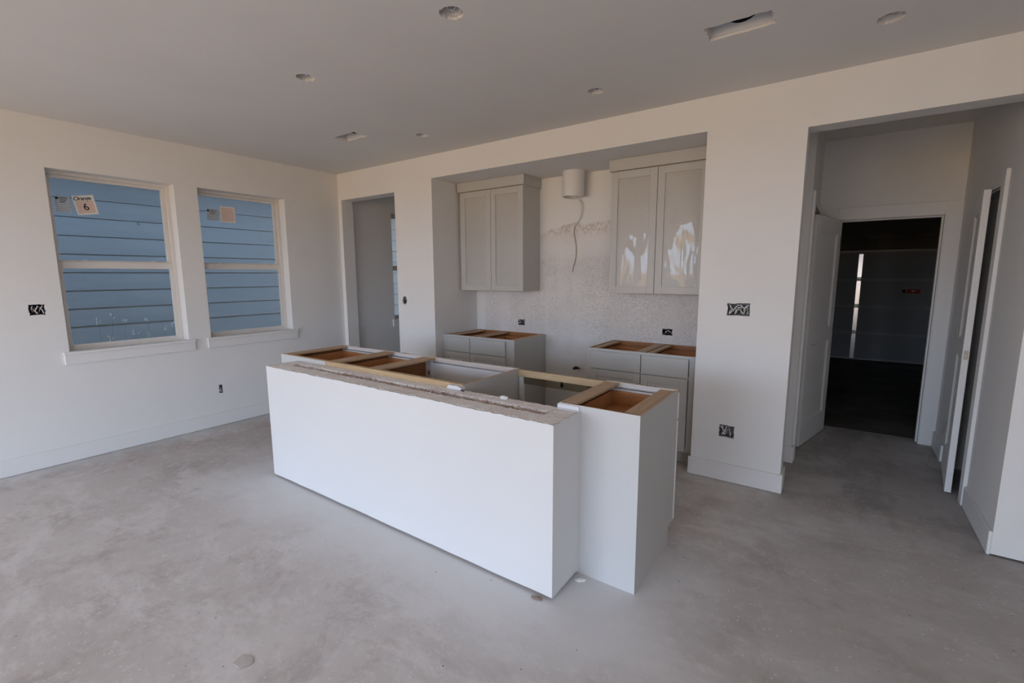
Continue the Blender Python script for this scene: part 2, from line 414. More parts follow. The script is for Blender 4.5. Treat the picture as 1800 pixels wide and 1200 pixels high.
# trims: door casings and jambs
def trimb(parts, name='trim_1'):
    m = MB()
    for p in parts: m.box(*p)
    return struct(m.build(name, TRIM, None, bevel=.002))
trimb([(g2+.006, .757, 5.333, 5.351, .0, gz+.11), (g1-.11, g1-.006, 5.333, 5.351, 0, gz+.11), (g1-.006, g2+.006, 5.333, 5.351, gz+.006, gz+.11)], 'trim_1')
trimb([(g2, g2+.018, 5.34, 5.471, 0, gz+.018), (g1-.018, g1, 5.351, 5.471, 0, gz+.018), (g1, g2, 5.34, 5.471, gz, gz+.018),
       (g2-.012, g2, 5.39, 5.43, 0, gz), (g1, g2-.012, 5.39, 5.43, gz-.012, gz)], 'trim_2')
trimb([(-.236, -.217, 4.26, 4.35, 0, 2.12), (-.236, -.217, 4.35, 5.2, 2.035, 2.12)], 'trim_3')
trimb([(-.356, -.236, 4.35, 4.365, 0, 2.03)], 'trim_4')
trimb([(.737, .757, 4.03, 4.115, .0, 2.115)], 'trim_5')
trimb([(.757, .877, 4.115, 4.135, 0, 2.04), (.757, .877, 4.795, 4.815, 0, 2.04), (.757, .877, 4.135, 4.795, 2.022, 2.04)], 'trim_6')

# ------------------------------------------------------------------ windows
def textmesh(body, size, mat, name, parent, mw, shear=0.):
    cu = bpy.data.curves.new(name, 'FONT'); cu.body = body; cu.size = size; cu.extrude = .0003; cu.shear = shear; cu.offset = size*.012; cu.space_character = .88
    o = bpy.data.objects.new('tmp', cu); COL.objects.link(o); bpy.context.view_layer.update()
    me = bpy.data.meshes.new_from_object(o.evaluated_get(bpy.context.evaluated_depsgraph_get()))
    bpy.data.objects.remove(o); me.materials.clear(); me.materials.append(mat)
    r = bpy.data.objects.new(name, me); COL.objects.link(r); r.parent = parent; r.matrix_local = mw
    return r
def window(i, y0, y1):
    root = bpy.data.objects.new('window_%d' % i, None); COL.objects.link(root); root.location = (xL, (y0+y1)/2, WZ0); root['kind'] = 'structure'
    oy = (y0+y1)/2
    def P(name, mat, lst, bev=.002):
        m = MB()
        for (a, b, c_, d, e, f) in lst: m.box(a-xL, b-xL, c_-oy, d-oy, e-WZ0, f-WZ0)
        return m.build(name, mat, root, bevel=bev)
    fx0, fx1 = -5.262, -5.180
    P('window_frame', VINYL, [(fx0, fx1, y0, y0+.026, WZ0, WZ1), (fx0, fx1, y1-.028, y1, WZ0, WZ1), (fx0, fx1, y0+.026, y1-.028, WZ1-.024, WZ1), (fx0, fx1-.0, y0+.026, y1-.028, WZ0, WZ0+.018)])
    P('sash', VINYL, [(-5.235, -5.208, y0+.026, y0+.048, 1.60, WZ1-.024), (-5.235, -5.208, y1-.060, y1-.028, 1.60, WZ1-.024), (-5.235, -5.208, y0+.048, y1-.060, WZ1-.048, WZ1-.024), (-5.235, -5.208, y0+.048, y1-.060, 1.60, 1.637)])
    P('sash', VINYL, [(-5.206, -5.183, y0+.026, y0+.050, WZ0+.018, 1.625), (-5.206, -5.183, y1-.058, y1-.028, WZ0+.018, 1.625), (-5.206, -5.183, y0+.050, y1-.058, 1.570, 1.625), (-5.206, -5.183, y0+.050, y1-.058, WZ0+.018, WZ0+.042)])
    P('pane', GLASS, [(-5.222, -5.219, y0+.044, y1-.056, 1.63, WZ1-.044)], 0)
    P('pane', GLASS, [(-5.196, -5.193, y0+.046, y1-.054, WZ0+.038, 1.575)], 0)
    for f in (.22, .78):
        yy = y0+(y1-y0)*f
        P('sash_lock', VINYL, [(-5.206, -5.186, yy-.03, yy+.03, 1.625, 1.632), (-5.200, -5.190, yy-.012, yy+.024, 1.632, 1.640)], .001)
    P('window_stool', TRIM, [(-5.180, xL, y0, y1, WZ0-.001, WZ0+.004), (xL-.001, xL+.030, y0-.040, y1+.048, WZ0-.020, WZ0+.003)])
    P('window_apron', TRIM, [(xL, xL+.020, y0-.036, y1+.044, WZ0-.098, WZ0-.020)])
for i, (a, b) in enumerate(wins): window(i+1, a, b)

# labels on the glass
STX = -5.2175
def label_mat(name, basec, linec, n, seed, pink=None):
    t = NT(name); o = t.xyz()
    s_ = t.math('FRACT', t.math('MULTIPLY', o[2], n))
    ln = t.math('MULTIPLY', t.math('LESS_THAN', s_, .45), t.ramp(t.noise(160, 2, stretch=(1, 1, 3)), .42, .5))
    bc = basec
    c = t.mix(t.math('MULTIPLY', ln, .75), bc, linec)
    t.col(c); t.rough(.7); return t.m
LBL1 = label_mat('energy label print', (0.40, 0.47, 0.55, 1), (0.80, 0.82, 0.84, 1), 62, 1)
LBL2 = label_mat('salmon print', (0.76, 0.57, 0.48, 1), (0.84, 0.70, 0.62, 1), 70, 2)
def sticker(y, z, w, h, rot, label, kind, name):
    T = thing(name, label, 'sticker', (STX, y, z)); T.rotation_euler = (rot, 0, 0)
    box('paper', LBL1 if kind == 'energy' else PAPER, T, 0, .0008, -w/2, w/2, -h/2, h/2)
    if kind == 'energy':
        box('logo', INK, T, .0008, .0012, -w/2+.004, -w/2+.022, h/2-.026, h/2-.008)
        for r in range(3): box('print_line', INK, T, .0008, .0011, -w/2+.028, w/2-.012-.01*r, h/2-.016-.016*r, h/2-.011-.016*r)
    else:
        box('printed_panel', LBL2, T, .0008, .0011, -w/2+.014, w/2-.014, -h/2+.014, h/2-(.045 if kind == 'written' else .014))
    if kind == 'written':
        mx = Matrix(((0, 0, 1, .0014), (1, 0, 0, -w/2+.003), (0, 1, 0, h/2-.038), (0, 0, 0, 1)))
        textmesh('Orange', .043, INK, 'handwriting', T, mx, .15)
        mx = Matrix(((0, 0, 1, .0014), (1, 0, 0, -.016), (0, 1, 0, -.040), (0, 0, 0, 1)))
        textmesh('6', .075, INK, 'handwriting', T, mx, -.1)
    return T
sticker(1.098, 2.084, .092, .128, .03, 'blue-grey energy rating sticker at left edge of the near window', 'energy', 'energy_sticker')
sticker(1.236, 2.094, .140, .155, .17, 'tilted white sticker with handwritten Orange 6 on near window', 'written', 'paper_sticker')
sticker(2.208, 2.112, .105, .112, .02, 'blue-grey energy rating sticker on the window nearer the corner', 'energy', 'energy_sticker')
sticker(2.350, 2.126, .146, .160, 0, 'white-bordered salmon sticker without handwriting on the far window', 'plain', 'paper_sticker')
m = MB(); m.prism([(2.155, 2.150), (2.172, 2.158), (2.190, 2.146), (2.194, 2.128), (2.176, 2.130)], 'x', -7.166, -7.164)
tag(m.build('leaf', GREEN, None), 'small green leaf stuck to the blue siding outside near window', 'leaf')

# neighbour's house
nh = thing('neighbour_house', 'pale blue lap-sided house wall close outside the left windows', 'house', (-7.2, 3.0, -.25))
box('sheathing', paint('blue-grey sheathing', (0.25, 0.27, 0.30, 1), .1, .9, 0), nh, -.3, -.02, -9, 7, 0, 6)  # plain blue-grey base behind the siding boards
box('added_eave', TRIM, nh, -.3, 1.0, -9, 7, 3.25, 3.45)  # out-of-view overhang, added to shade the upper siding
proto = None
for k in range(22):
    z = .934-.207*5+k*.207+.25
    o = MB().prism([(-.018, .0), (.012, .0), (-.002, .218), (-.018, .218)], 'y', -9, 7) if proto is None else None
    if proto is None:
        m = MB(); pts = [(-.02, 0), (.012, 0), (-.004, .222), (-.02, .222)]
        m.prism(pts, 'y', -9, 7); proto = m.build('siding_board', SIDING, nh); o = proto
    else:
        o = proto.copy(); COL.objects.link(o); o.parent = nh
    o.location = (0, 0, z)
# dry weeds outside near window
wt_ = thing('dry_weeds', 'thin dry weed stalks with pale tips outside near window', 'weeds', (-5.75, 1.6, -.25))
m = MB(); m2 = MB(); rnd = random.Random(12)
for k, (y, z) in enumerate([(1.34, 1.10), (1.53, 1.08), (1.70, 1.08), (1.62, .97), (1.88, .98), (1.45, 1.16), (1.93, 1.03), (1.40, .95), (1.75, .93)]):
    y -= 1.6-.0; y0 = y+rnd.uniform(-.15, .15)
    x = rnd.uniform(-.1, .1); zz = z+.25
    m.tube([(x, y0, .0), (x, (y+y0)/2, zz*.5), (x, y, zz)], .0022, 5, .001)
    for j in range(4):
        a = rnd.uniform(-.8, .8); p = Vector((x, y+rnd.uniform(-.02, .02), zz-rnd.random()*.06))
        m2.tube([p, p+Vector((0, math.sin(a)*.028, math.cos(a)*.028))], .0028, 5, .0006)
m.build('stalks', paint('dry stalk', (0.20, 0.20, 0.14, 1), .2, .9, 0), wt_)['kind'] = 'stuff'
m2.build('seed_tips', paint('pale seed head', (0.75, 0.76, 0.72, 1), .1, .9, 0), wt_)['kind'] = 'stuff'

# ------------------------------------------------------------------ half wall
hx0, hx1, hy0, hy1, hz = -3.43, -.991, 1.719, 1.987, .848
hw = thing('half_wall', 'white painted drywall half wall with bare grooved lumber top', 'half wall', (hx0, hy0, 0))
def L(o_x, o_y): return lambda x0, x1, y0, y1, z0, z1: (x0-o_x, x1-o_x, y0-o_y, y1-o_y, z0, z1)
lc = L(hx0, hy0)
def raggedpanel(name, ax, a0, a1, t0, t1, z0, z1, amp, n, seed):
    rnd = random.Random(seed)
    top = []; v = 0
    for i in range(n+1):
        v = .6*v+rnd.uniform(-amp, amp)*.7
        top.append((a1+(a0-a1)*i/n, z1+v))
    bot = [(a0+(a1-a0)*i/20, z0+rnd.uniform(0, .004)) for i in range(21)]
    m = MB()
    m.prism(bot+top, ax, t0, t1)
    return m.build(name, HALFW, hw)
raggedpanel('drywall_face', 'y', 0, hx1-hx0, 0, .013, .014, hz, .0028, 150, 1)
raggedpanel('drywall_end', 'x', .013, hy1-hy0, hx1-hx0-.013, hx1-hx0, .014, hz-.001, .004, 26, 2)
raggedpanel('drywall_end', 'x', .013, hy1-hy0, 0, .013, .010, hz, .002, 20, 3)
box('core', LUMBER, hw, .045, hx1-hx0-.045, .045, hy1-hy0-.0, .0, .800)
def plate(x0, x1, y0, y1, z1, seed):
    rnd = random.Random(seed); nx = max(2, int((x1-x0)/.012)); ny = max(3, int((y1-y0)/.012)); bm = bmesh.new(); g = []
    for i in range(nx+1):
        row = []
        for j in range(ny+1):
            e = min(i, nx-i, j*1.0, (ny-j)*1.0)
            z = z1+rnd.uniform(-.0012, .0012)-(.003*rnd.random() if e == 0 else 0)
            row.append(bm.verts.new((x0+(x1-x0)*i/nx, y0+(y1-y0)*j/ny+(rnd.uniform(-.002, .002) if j in (0, ny) else 0), z)))
        g.append(row)
    for i in range(nx):
        for j in range(ny): bm.faces.new((g[i][j], g[i+1][j], g[i+1][j+1], g[i][j+1]))
    r = bmesh.ops.extrude_face_region(bm, geom=list(bm.faces))
    vs = [e for e in r['geom'] if isinstance(e, bmesh.types.BMVert)]
    for v in vs: v.co.z = .80
    bmesh.ops.recalc_face_normals(bm, faces=bm.faces)
    m = MB(); m.bm.free(); m.bm = bm
    return m.build('top_plate', LUMBER, hw)
W_ = hx1-hx0
plate(.013, W_-.125, .013, .122, hz-.001, 1)
plate(.013, W_-.125, .180, hy1-hy0, hz-.001, 2)
plate(W_-.123, W_-.013, .013, hy1-hy0, hz-.001, 3)
plate(.013, .13, .123, .179, hz-.002, 4)
# torn fibres in the groove and crumbs on the plates
mb1, mb2, mb3 = MB(), MB(), MB(); rnd = random.Random(5)
for k in range(2600):
    x = rnd.uniform(.13, W_-.125)
    dens = .35+.65*min(1, max(0, (x-.3)/.5))
    if rnd.random() > dens: continue
    y = rnd.gauss(.172, .007); z = rnd.uniform(.80, .838)
    z += .010*math.sin(x*9)*rnd.random()
    m = mb1 if rnd.random() < .68 else mb2
    if m is mb1: z = min(z+.006, .842); y -= .006
    d = Vector((rnd.uniform(-.8, .8), rnd.uniform(-1, .3), rnd.uniform(.0, 1.3))).normalized()*rnd.uniform(.007, .021)
    n_ = Vector((rnd.random()-.5, rnd.random()-.5, rnd.random()-.5)).normalized()*.0017
    p = Vector((x, y, z)); vs = [m.bm.verts.new(q) for q in (p-n_, p+n_, p+d+n_*.4, p+d-n_*.4)]
    m.bm.faces.new(vs)
for k in range(700):
    x = rnd.uniform(.02, W_-.02); y = rnd.choice([rnd.gauss(.185, .008), rnd.uniform(.02, .26), rnd.gauss(.012, .003)])
    if .125 < y < .178: continue
    s_ = rnd.uniform(.001, .0038); p = Vector((x, y, hz+s_*.2))
    vs = [mb3.bm.verts.new(p+Vector((math.cos(a)*s_*1.6, math.sin(a)*s_, 0))) for a in (0, 2.1, 4.2)]+[mb3.bm.verts.new(p+Vector((0, 0, s_)))]
    for f in ((0, 1, 3), (1, 2, 3), (2, 0, 3)): mb3.bm.faces.new([vs[i] for i in f])
mb1.build('splinters', SPLB, hw)['kind'] = 'stuff'
mb2.build('torn_paper', SPLW, hw)['kind'] = 'stuff'
mb3.build('compound_crumbs', GYPSUM, hw)['kind'] = 'stuff'
# loose pieces lying on top
def chunk(name, x, y, z, sx, sy, sz, seed, label, rz=0, mat=GYPSUM):
    rnd = random.Random(seed); bm = bmesh.new(); bmesh.ops.create_icosphere(bm, subdivisions=1, radius=1)
    for v in bm.verts:
        k = 1+rnd.uniform(-.22, .22); v.co = Vector((v.co.x*sx*k, v.co.y*sy*k, max(v.co.z, -.6)*sz*k))
    zmin = min(v.co.z for v in bm.verts)
    for v in bm.verts: v.co.z -= zmin
    m = MB(); m.bm.free(); m.bm = bm; o = m.build(name, mat, None); o.location = (x, y, z); o.rotation_euler = (0, 0, rz)
    return tag(o, label, 'debris')
chunk('plaster_chunk', -1.44, 1.965, hz-.001, .028, .014, .012, 1, 'white plaster chunk on the rear edge of the half wall top')
chunk('plaster_flake', -1.52, 1.965, hz-.001, .016, .008, .003, 2, 'thin white plaster flake just left of the chunk on half wall')
chunk('plaster_flake', -.955, 1.93, 0, .030, .018, .008, 3, 'curled white plaster flake on floor behind half wall corner', .5)
chunk('plaster_flake', -1.813, .734, 0, .045, .035, .003, 4, 'flat pale plaster flake on the floor at the bottom', .3, paint('dusty flake', (0.56, 0.52, 0.50, 1), .05, .9, .1))
chunk('mortar_lump', -1.06, 1.697, 0, .035, .012, .006, 6, 'small brown crumb pile at foot of half wall corner', .2, paint('brown crumb', (0.30, 0.24, 0.20, 1), .2, .9, .2))

# ------------------------------------------------------------------ base cabinets
def prof_side(d, H_, toe=.11, td=.075):
    return [(.019, toe), (td, toe), (td, 0), (d, 0), (d, H_), (.019, H_)]
def shaker(root, name, x0, x1, z0, z1, y=-.020, fr=.057, mat=GRAY, film=None, slab=False):
    if slab:
        return box(name, mat, root, x0, x1, y, -.0005, z0, z1, bevel=.0015)
    d = MB(); d.box(x0, x0+fr, y, -.0005, z0, z1); d.box(x1-fr, x1, y, -.0005, z0, z1)
    d.box(x0+fr, x1-fr, y, -.0005, z0, z0+fr); d.box(x0+fr, x1-fr, y, -.0005, z1-fr, z1)
    o = d.build(name, mat, root, bevel=.0012)
    box('door_panel', mat, o, x0+fr-.004, x1-fr+.004, y+.009, y+.015, z0+fr-.004, z1-fr+.004)
    return o
def base_cabinet(label, origin, rz, w, d, sink=False, drawer=True, ndoors=1, fin0=False, fin1=False, stile0=.038, stile1=.038, back=None,
                 rails=(True, True), backedge=False, railw=.062, group=None, f0=.003, f1=.003):
    T = thing('base_cabinet', label, 'cabinet', origin, group, rz)
    s = .016
    for k, (x0, x1, fin) in enumerate(((0, s, fin0), (w-s, w, fin1))):
        o = MB().prism(prof_side(d, CH-.002), 'x', x0, x1).build('side_panel', WOOD_IN, T)
        if fin:
            o.data.materials.append(GRAY)
            for p in o.data.polygons:
                if (p.normal.x < -.5 and k == 0) or (p.normal.x > .5 and k == 1): p.material_index = 1
        o.data.materials.append(WOOD_TOP)
        for p in o.data.polygons:
            if p.normal.z > .5 and p.center.z > .5: p.material_index = len(o.data.materials)-1
    o = box('back_panel', WOOD_IN, T, s, w-s, d-.014, d, .0, CH-.003)
    if back:
        o = MB().box(0, w, d, d+.004, 0, CH-.001).build('finished_back', back, T)
    if backedge:
        box('back_rail', WOOD_BACK, T, .001, w-.001, d-.030, d+.002, CH-.06, CH+.001)
    box('bottom_panel', WOOD_IN, T, s, w-s, .019, d-.014, .11, .126)
    box('toe_kick', GRAY, T, s, w-s, .075, .087, 0, .11)
    m = MB(); m.box(0, stile0, 0, .019, .11, CH); m.box(w-stile1, w, 0, .019, .11, CH)
    m.box(stile0, w-stile1, 0, .019, CH-.032, CH); m.box(stile0, w-stile1, 0, .019, .11, .14)
    m.box(stile0, w-stile1, 0, .019, .69, .715)
    o = m.build('face_frame', GRAY, T); 
    o.data.materials.append(PINKW)
    for p in o.data.polygons:
        if (p.normal.z > .5 and p.center.z > CH-.01) or p.normal.y > .5: p.material_index = 1
    if rails[0]:
        m = MB(); m.box(s+.006, s+.006+railw, .021, d-.030, CH-.020, CH-.006); m.build('top_rail', WOOD_TOP, T, bevel=.001)
    if rails[1]:
        m = MB(); m.box(w-s-railw, w-s, .021, d-.030, CH-.016, CH-.002); m.build('top_rail', WOOD_TOP, T, bevel=.001)
    # fronts
    x0, x1 = f0, w-f1
    if ndoors == 1:
        shaker(T, 'door', x0, x1, .115, .699)
    else:
        xm = (x0+x1)/2; shaker(T, 'door', x0, xm-.0015, .115, .699); shaker(T, 'door', xm+.0015, x1, .115, .699)
    shaker(T, 'drawer_front', x0, x1, .707, .856, slab=True)
    if drawer and not sink:
        a, b = .045, w-.045; y0, y1 = .042, d-.06; z0, z1 = .742, .832
        m = MB(); m.box(a, b, y0, y0+.012, z0, z1); m.box(a, b, y1-.012, y1, z0, z1); m.box(a, a+.012, y0+.012, y1-.012, z0, z1); m.box(b-.012, b, y0+.012, y1-.012, z0, z1)
        m.box(a+.012, b-.012, y0+.012, y1-.012, z0+.004, z0+.010)
        m.build('drawer_box', DRAWER, T)
        for xx in (a-.018, b+.006): box('drawer_slide', STEEL, T, xx, xx+.012, .03, d-.05, .775, .80)
        box('inner_rail', WHITE, T, s+.02, w-s-.02, .020, .027, CH-.024, CH-.012)
        box('inner_rail', WHITE, T, s+.02, w-s-.02, .030, .038, CH-.044, CH-.034)
    if sink:
        box('false_front_back', WHITE, T, stile0-.01, w-stile1+.01, .0195, .026, .55, CH-.040)
        box('support_leg', WHITE, T, w-.075, w-.018, .021, .045, .30, CH-.02)
        for q in (.50, .62, .74): box('hinge_plate', STEEL, T, w-.070, w-.045, .045, .052, q, q+.035)
    return T
IY = 2.572; ID = IY-1.987
PI = math.pi
cabsI = []
def icab(x0, x1, label, **k):
    return base_cabinet(label, (x1, IY, 0), PI, x1-x0, ID, **k)
icab(-3.700, -3.088, 'open-topped island base cabinet at far left end by the window wall', fin1=True, back=GRAYB, backedge=True, rails=(False, True), railw=.075)
icab(-3.087, -2.622, 'narrow open-topped island cabinet, second from the left end', backedge=True, rails=(False, True), railw=.085)
icab(-2.621, -1.748, 'wide open island sink cabinet left of the dishwasher gap', sink=True, ndoors=2, fin0=True, backedge=True, rails=(False, True), railw=.085)
u4 = icab(-1.112, -.696, 'greige island end cabinet with open drawer right of half wall', fin0=True, back=GRAYB, rails=(True, True), railw=.068, f0=-.003)
for ch in u4.children:
    if ch.name.startswith('door') or ch.name.startswith('drawer_front'):
        ch.data.materials.append(RAWEDGE)
        for p in ch.data.polygons:
            if p.normal.x < -.5 and p.center.x < .02: p.material_index = len(ch.data.materials)-1
# strip across the dishwasher gap
st = thing('wooden_rail', 'raw pale wood rail bridging the dishwasher gap in the island', 'board', (-1.748, IY-.019, .826))
box('board', WOOD_BACK, st, 0, .636, 0, .019, 0, .044, bevel=.001)
box('cleat', GRAYB, st, .006, .040, .0, .016, -.60, -.002)
sf = tag(box('tinted_strip', TINTED, None, -1.706, -1.113, IY-.016, IY-.0155, .778, .826), 'thin translucent tinted strip strip hanging under the wooden rail', 'tinted strip')  # thin translucent tinted sheet just below the rail
# faint factory pencil and ink marks
def scribble(x, y, z, L_, seed, label, green=False):
    rnd = random.Random(seed); m = MB(); px = 0
    while px < L_:
        pts = [Vector((px+i*.006, rnd.uniform(-.006, .006), 0)) for i in range(4)]
        m.tube(pts, .0011, 4); px += .025
    o = m.build('ink_mark', INK, None); o.location = (x, y, z); o.rotation_euler = (0, 0, 0)
    return tag(o, label, 'writing')
scribble(-.905, IY-.0095, CH+.0012, .10, 3, 'black handwritten ink mark on the end cabinet front rail')
scribble(-2.25, IY-.0095, CH+.0012, .09, 4, 'black handwritten ink mark on the sink cabinet front rail')
scribble(-2.90, IY-.0095, CH+.0012, .07, 5, 'black ink mark on front rail of second cabinet')
scribble(-3.45, IY-.0095, CH+.0012, .06, 6, 'black ink mark on front rail of leftmost cabinet')
g = MB(); g.tube([(0, 0, 0), (.004, .009, 0), (.010, .009, 0), (.008, -.006, 0)], .0016, 5)
o = g.build('ink_mark', GREEN, None); o.location = (-.93, IY-.012, CH+.0016); tag(o, 'tiny green ink mark beside the black writing on end cabinet', 'writing')
# white bracket lying over cabinet edge
bk = thing('mounting_bracket', 'white folded metal bracket over the rear edge of sink cabinet', 'bracket', (-1.79, 1.952, hz))
m = MB(); m.prism([(-.058, .002), (.052, .002), (.058, .016), (.030, .026), (-.04, .026)], 'y', .0, .040); m.build('plate', WHITE, bk, bevel=.002)
m = MB(); m.tube([(.05, .004, .008), (.066, .001, .006), (.082, -.004, .004)], .003, 6); m.build('screw', WIREB, bk)
cc = thing('corner_bead', 'short white corner bead strip on rear right of half wall', 'strip', (-1.118, 1.940, hz))
m = MB(); m.box(0, .120, .036, .039, -.002, .022); m.box(0, .120, .022, .036, .0, .0025); m.build('bead', WHITE, cc)
# catch inside end drawer
# kitchen wall base cabinets
KY = 3.667; KD = N-KY-.002
def kcab(x0, x1, label, **k): return base_cabinet(label, (x0, KY, 0), 0, x1-x0, KD, **k)
kcab(-3.456, -3.107, 'greige base cabinet at left of the alcove, open top', rails=(True, False), railw=.06)
kcab(-3.106, -2.558, 'greige base cabinet with finished side facing the range gap', fin1=True, stile1=.098, f1=.098, rails=(True, True), railw=.05)
kcab(-1.783, -1.295, 'greige base cabinet just right of the range gap', fin0=True, f0=.043, rails=(True, True), railw=.05)
kcab(-1.294, -.880, 'greige base cabinet in the alcove\'s right corner', f1=.042, rails=(True, False), railw=.05)
tag(box('filler_strip', GRAY, None, -3.502, -3.458, KY, KY+.019, .11, CH), 'narrow greige filler strip between alcove side and left base cabinet', 'filler strip')
tag(box('filler_strip', GRAY, None, -.879, -.850, KY, KY+.019, .11, CH), 'narrow greige filler strip between right base cabinet and alcove side', 'filler strip')
# ------------------------------------------------------------------ upper cabinets
def film(parent, x0, x1, z0, z1, y, seed, amp):
    rnd = random.Random(seed); nx, nz = 26, 60; bm = bmesh.new(); g = []
    from mathutils import noise as mn
    for i in range(nx+1):
        row = []
        for j in range(nz+1):
            u, v = i/nx, j/nz; e = min(1, min(u, 1-u)*7)*min(1, min(v, 1-v)*9)
            n = mn.noise(Vector((u*2.4+seed*7, v*2.6, seed)))*.8+(.5-abs(mn.noise(Vector((u*7+v*2+seed*3, v*4., 2.+seed)))))*.5+mn.noise(Vector((u*14+seed*3, v*8., 4.+seed)))*.16
            row.append(bm.verts.new((x0+(x1-x0)*u, y-.003-e*amp*(.5+.9*n), z0+(z1-z0)*v)))
        g.append(row)
    for i in range(nx):
        for j in range(nz): bm.faces.new((g[i][j], g[i+1][j], g[i+1][j+1], g[i][j+1]))
    m = MB(); m.bm.free(); m.bm = bm
    return m.build('protective_film', FILM, parent, smooth=True)
def upper(label, x0, x1, dx, fin0, fin1, seed, amp, crown0, crown1):
    UY = 3.96; T = thing('wall_cabinet', label, 'cabinet', (x0, UY, 1.338))
    w_, d, h = x1-x0, N-UY-.002, 2.385-1.338
    box('cabinet_body', GRAY, T, 0, w_, .0, d, 0, h, bevel=.001)
    box('crown_board', GRAY, T, crown0, w_+crown1, -.036, d, h-.004, 2.476-1.338, bevel=.001)
    for i, (a, b) in enumerate(dx):
        dr = shaker(T, 'cabinet_door', a-x0, b-x0, .002, h-.012, fr=.060)
        film(dr, a-x0+.052, b-x0-.052, .052, h-.062, -.012, seed+i, amp[i])
    return T
upper('greige two-door wall cabinet on alcove left, film on doors', -3.482, -2.635, [(-3.452, -3.046), (-3.042, -2.639)], 0, 1, 1, (.006, .008), -.002, .015)
upper('greige two-door wall cabinet on alcove right, crinkled shiny film', -1.715, -.852, [(-1.711, -1.3105), (-1.3065, -.905)], 1, 0, 5, (.008, .016), -.015, 0)

# ------------------------------------------------------------------ duct and cable
T = thing('vent_duct', 'white round duct stub hanging from the alcove ceiling', 'duct', (-2.185, 4.135, 2.478))
bm = bmesh.new(); n = 40; prof = [(.104, 0), (.104, -.236), (.096, -.236), (.096, 0)]
rings = []
for (r, z) in prof:
    rings.append([bm.verts.new((math.cos(a)*r, math.sin(a)*r, z+(math.sin(a*2)*.004 if z else 0))) for a in [k*2*PI/n for k in range(n)]])
for i in range(3):
    for k in range(n): bm.faces.new((rings[i][k], rings[i][(k+1) % n], rings[i+1][(k+1) % n], rings[i+1][k]))
bmesh.ops.recalc_face_normals(bm, faces=bm.faces)
m = MB(); m.bm.free(); m.bm = bm; m.build('sleeve', INSUL, T, smooth=False)
box('duct_tab', STEEL, T, -.094, -.088, -.02, .02, -.20, -.01)
T = thing('electric_cable', 'thin pale cable dangling from the wall below the duct', 'cable', (-2.18, N, 2.22))
def sm(pts, k=6):
    out = []
    P = [Vector(p) for p in pts]; P = [P[0]]+P+[P[-1]]
    for i in range(1, len(P)-2):
        for j in range(k):
            t_ = j/k; a, b, c_, d = P[i-1], P[i], P[i+1], P[i+2]
            out.append(.5*((2*b)+(c_-a)*t_+(2*a-5*b+4*c_-d)*t_*t_+(3*b-a-3*c_+d)*t_**3))
    out.append(P[-2]); return out
MB().tube(sm([(0, .004, .005), (.012, -.03, 0), (.038, -.035, -.045), (.034, -.03, -.12), (.012, -.02, -.176), (-.042, -.012, -.232)]), .0055, 8).build('sheathed_part', WIREW, T, smooth=True)
MB().tube(sm([(-.042, -.012, -.232), (-.054, -.008, -.298), (-.030, -.008, -.42), (-.028, -.008, -.54), (-.056, -.007, -.64), (-.066, -.006, -.69)]), .0042, 8).build('stripped_part', WIREY, T, smooth=True)
T = thing('gas_stub', 'small black pipe stub low on wall beside right base cabinet', 'pipe', (-2.19, N, .555))
MB().tube([(0, 0, 0), (.0, -.05, -.004)], .014, 12).build('pipe', WIREB, T)
MB().tube([(.0, -.035, -.004), (.055, -.045, .008)], .009, 10).build('valve_arm', WIREB, T)

# ------------------------------------------------------------------ electrical boxes
def ebox(label, cx, cz, w_, h_, wall, nw, seed, depth=.062, plane=None, mat=BLUEBOX, big=False):
    """wall 'x': left wall facing +X; wall 'y': facing -Y"""
    if wall == 'x':
        T = thing('electrical_box', label, 'electrical box', (xL, cx, cz)); T.rotation_euler = (0, 0, PI/2)
    else:
        T = thing('electrical_box', label, 'electrical box', (cx, plane, cz))
    a, b = w_/2-.001, h_/2-.001; t_ = .0025
    m = MB(); m.box(-a, -a+t_, .004, depth, -b, b); m.box(a-t_, a, .004, depth, -b, b); m.box(-a+t_, a-t_, .004, depth, -b, -b+t_); m.box(-a+t_, a-t_, .004, depth, b-t_, b); m.box(-a+t_, a-t_, depth-t_, depth, -b+t_, b-t_)
    m.build('box_shell', mat, T)
    rnd = random.Random(seed)
    for k in range(nw):
        x = rnd.uniform(-a*.8, a*.8); z = rnd.uniform(-b*.75, b*.75)
        x2 = max(-a*.85, min(a*.85, x+rnd.uniform(-.05, .05))); z2 = -math.copysign(b*.75, z) if rnd.random() < .7 else rnd.uniform(-b*.7, b*.7)
        pts = sm([(x, depth-.006, z), ((x+x2)/2+rnd.uniform(-.01, .01), .012, (z+z2)/2), (x2, .006+rnd.random()*.008, z2), (x2+rnd.uniform(-.012, .012), .04, z2*.6)], 4)
        mt, r = rnd.choice([(WIREW, .0040), (WIREW, .0036), (WIREW, .0036), (WIREB, .0026), (COPPER, .0015), (WIREW, .003)])
        MB().tube(pts, r, 6).build('wire', mt, T, smooth=True)
    for sx, sz in ((-a+.008, b), (a-.008, -b)): 
        MB().tube([(sx, .004, sz-math.copysign(.006, sz)), (sx, .010, sz-math.copysign(.006, sz))], .003, 8).build('screw_boss', mat, T)
    return T
ebox('wide wire-filled switch box cutout left of the near window', .834, 1.251, .088, .080, 'x', 9, 1, mat=INK)
ebox('narrow dark outlet cutout low on wall under the far window', 2.0725, .375, .033, .084, 'x', 3, 2, mat=INK)
ebox('small round-cornered switch cutout beside the narrow doorway', -3.958, 1.23, .050, .068, 'y', 3, 3, plane=D)
ebox('triple switch box stuffed with white wires on right pillar', -.5815, 1.258, .143, .084, 'y', 26, 5, plane=D, mat=BLUEBOX)
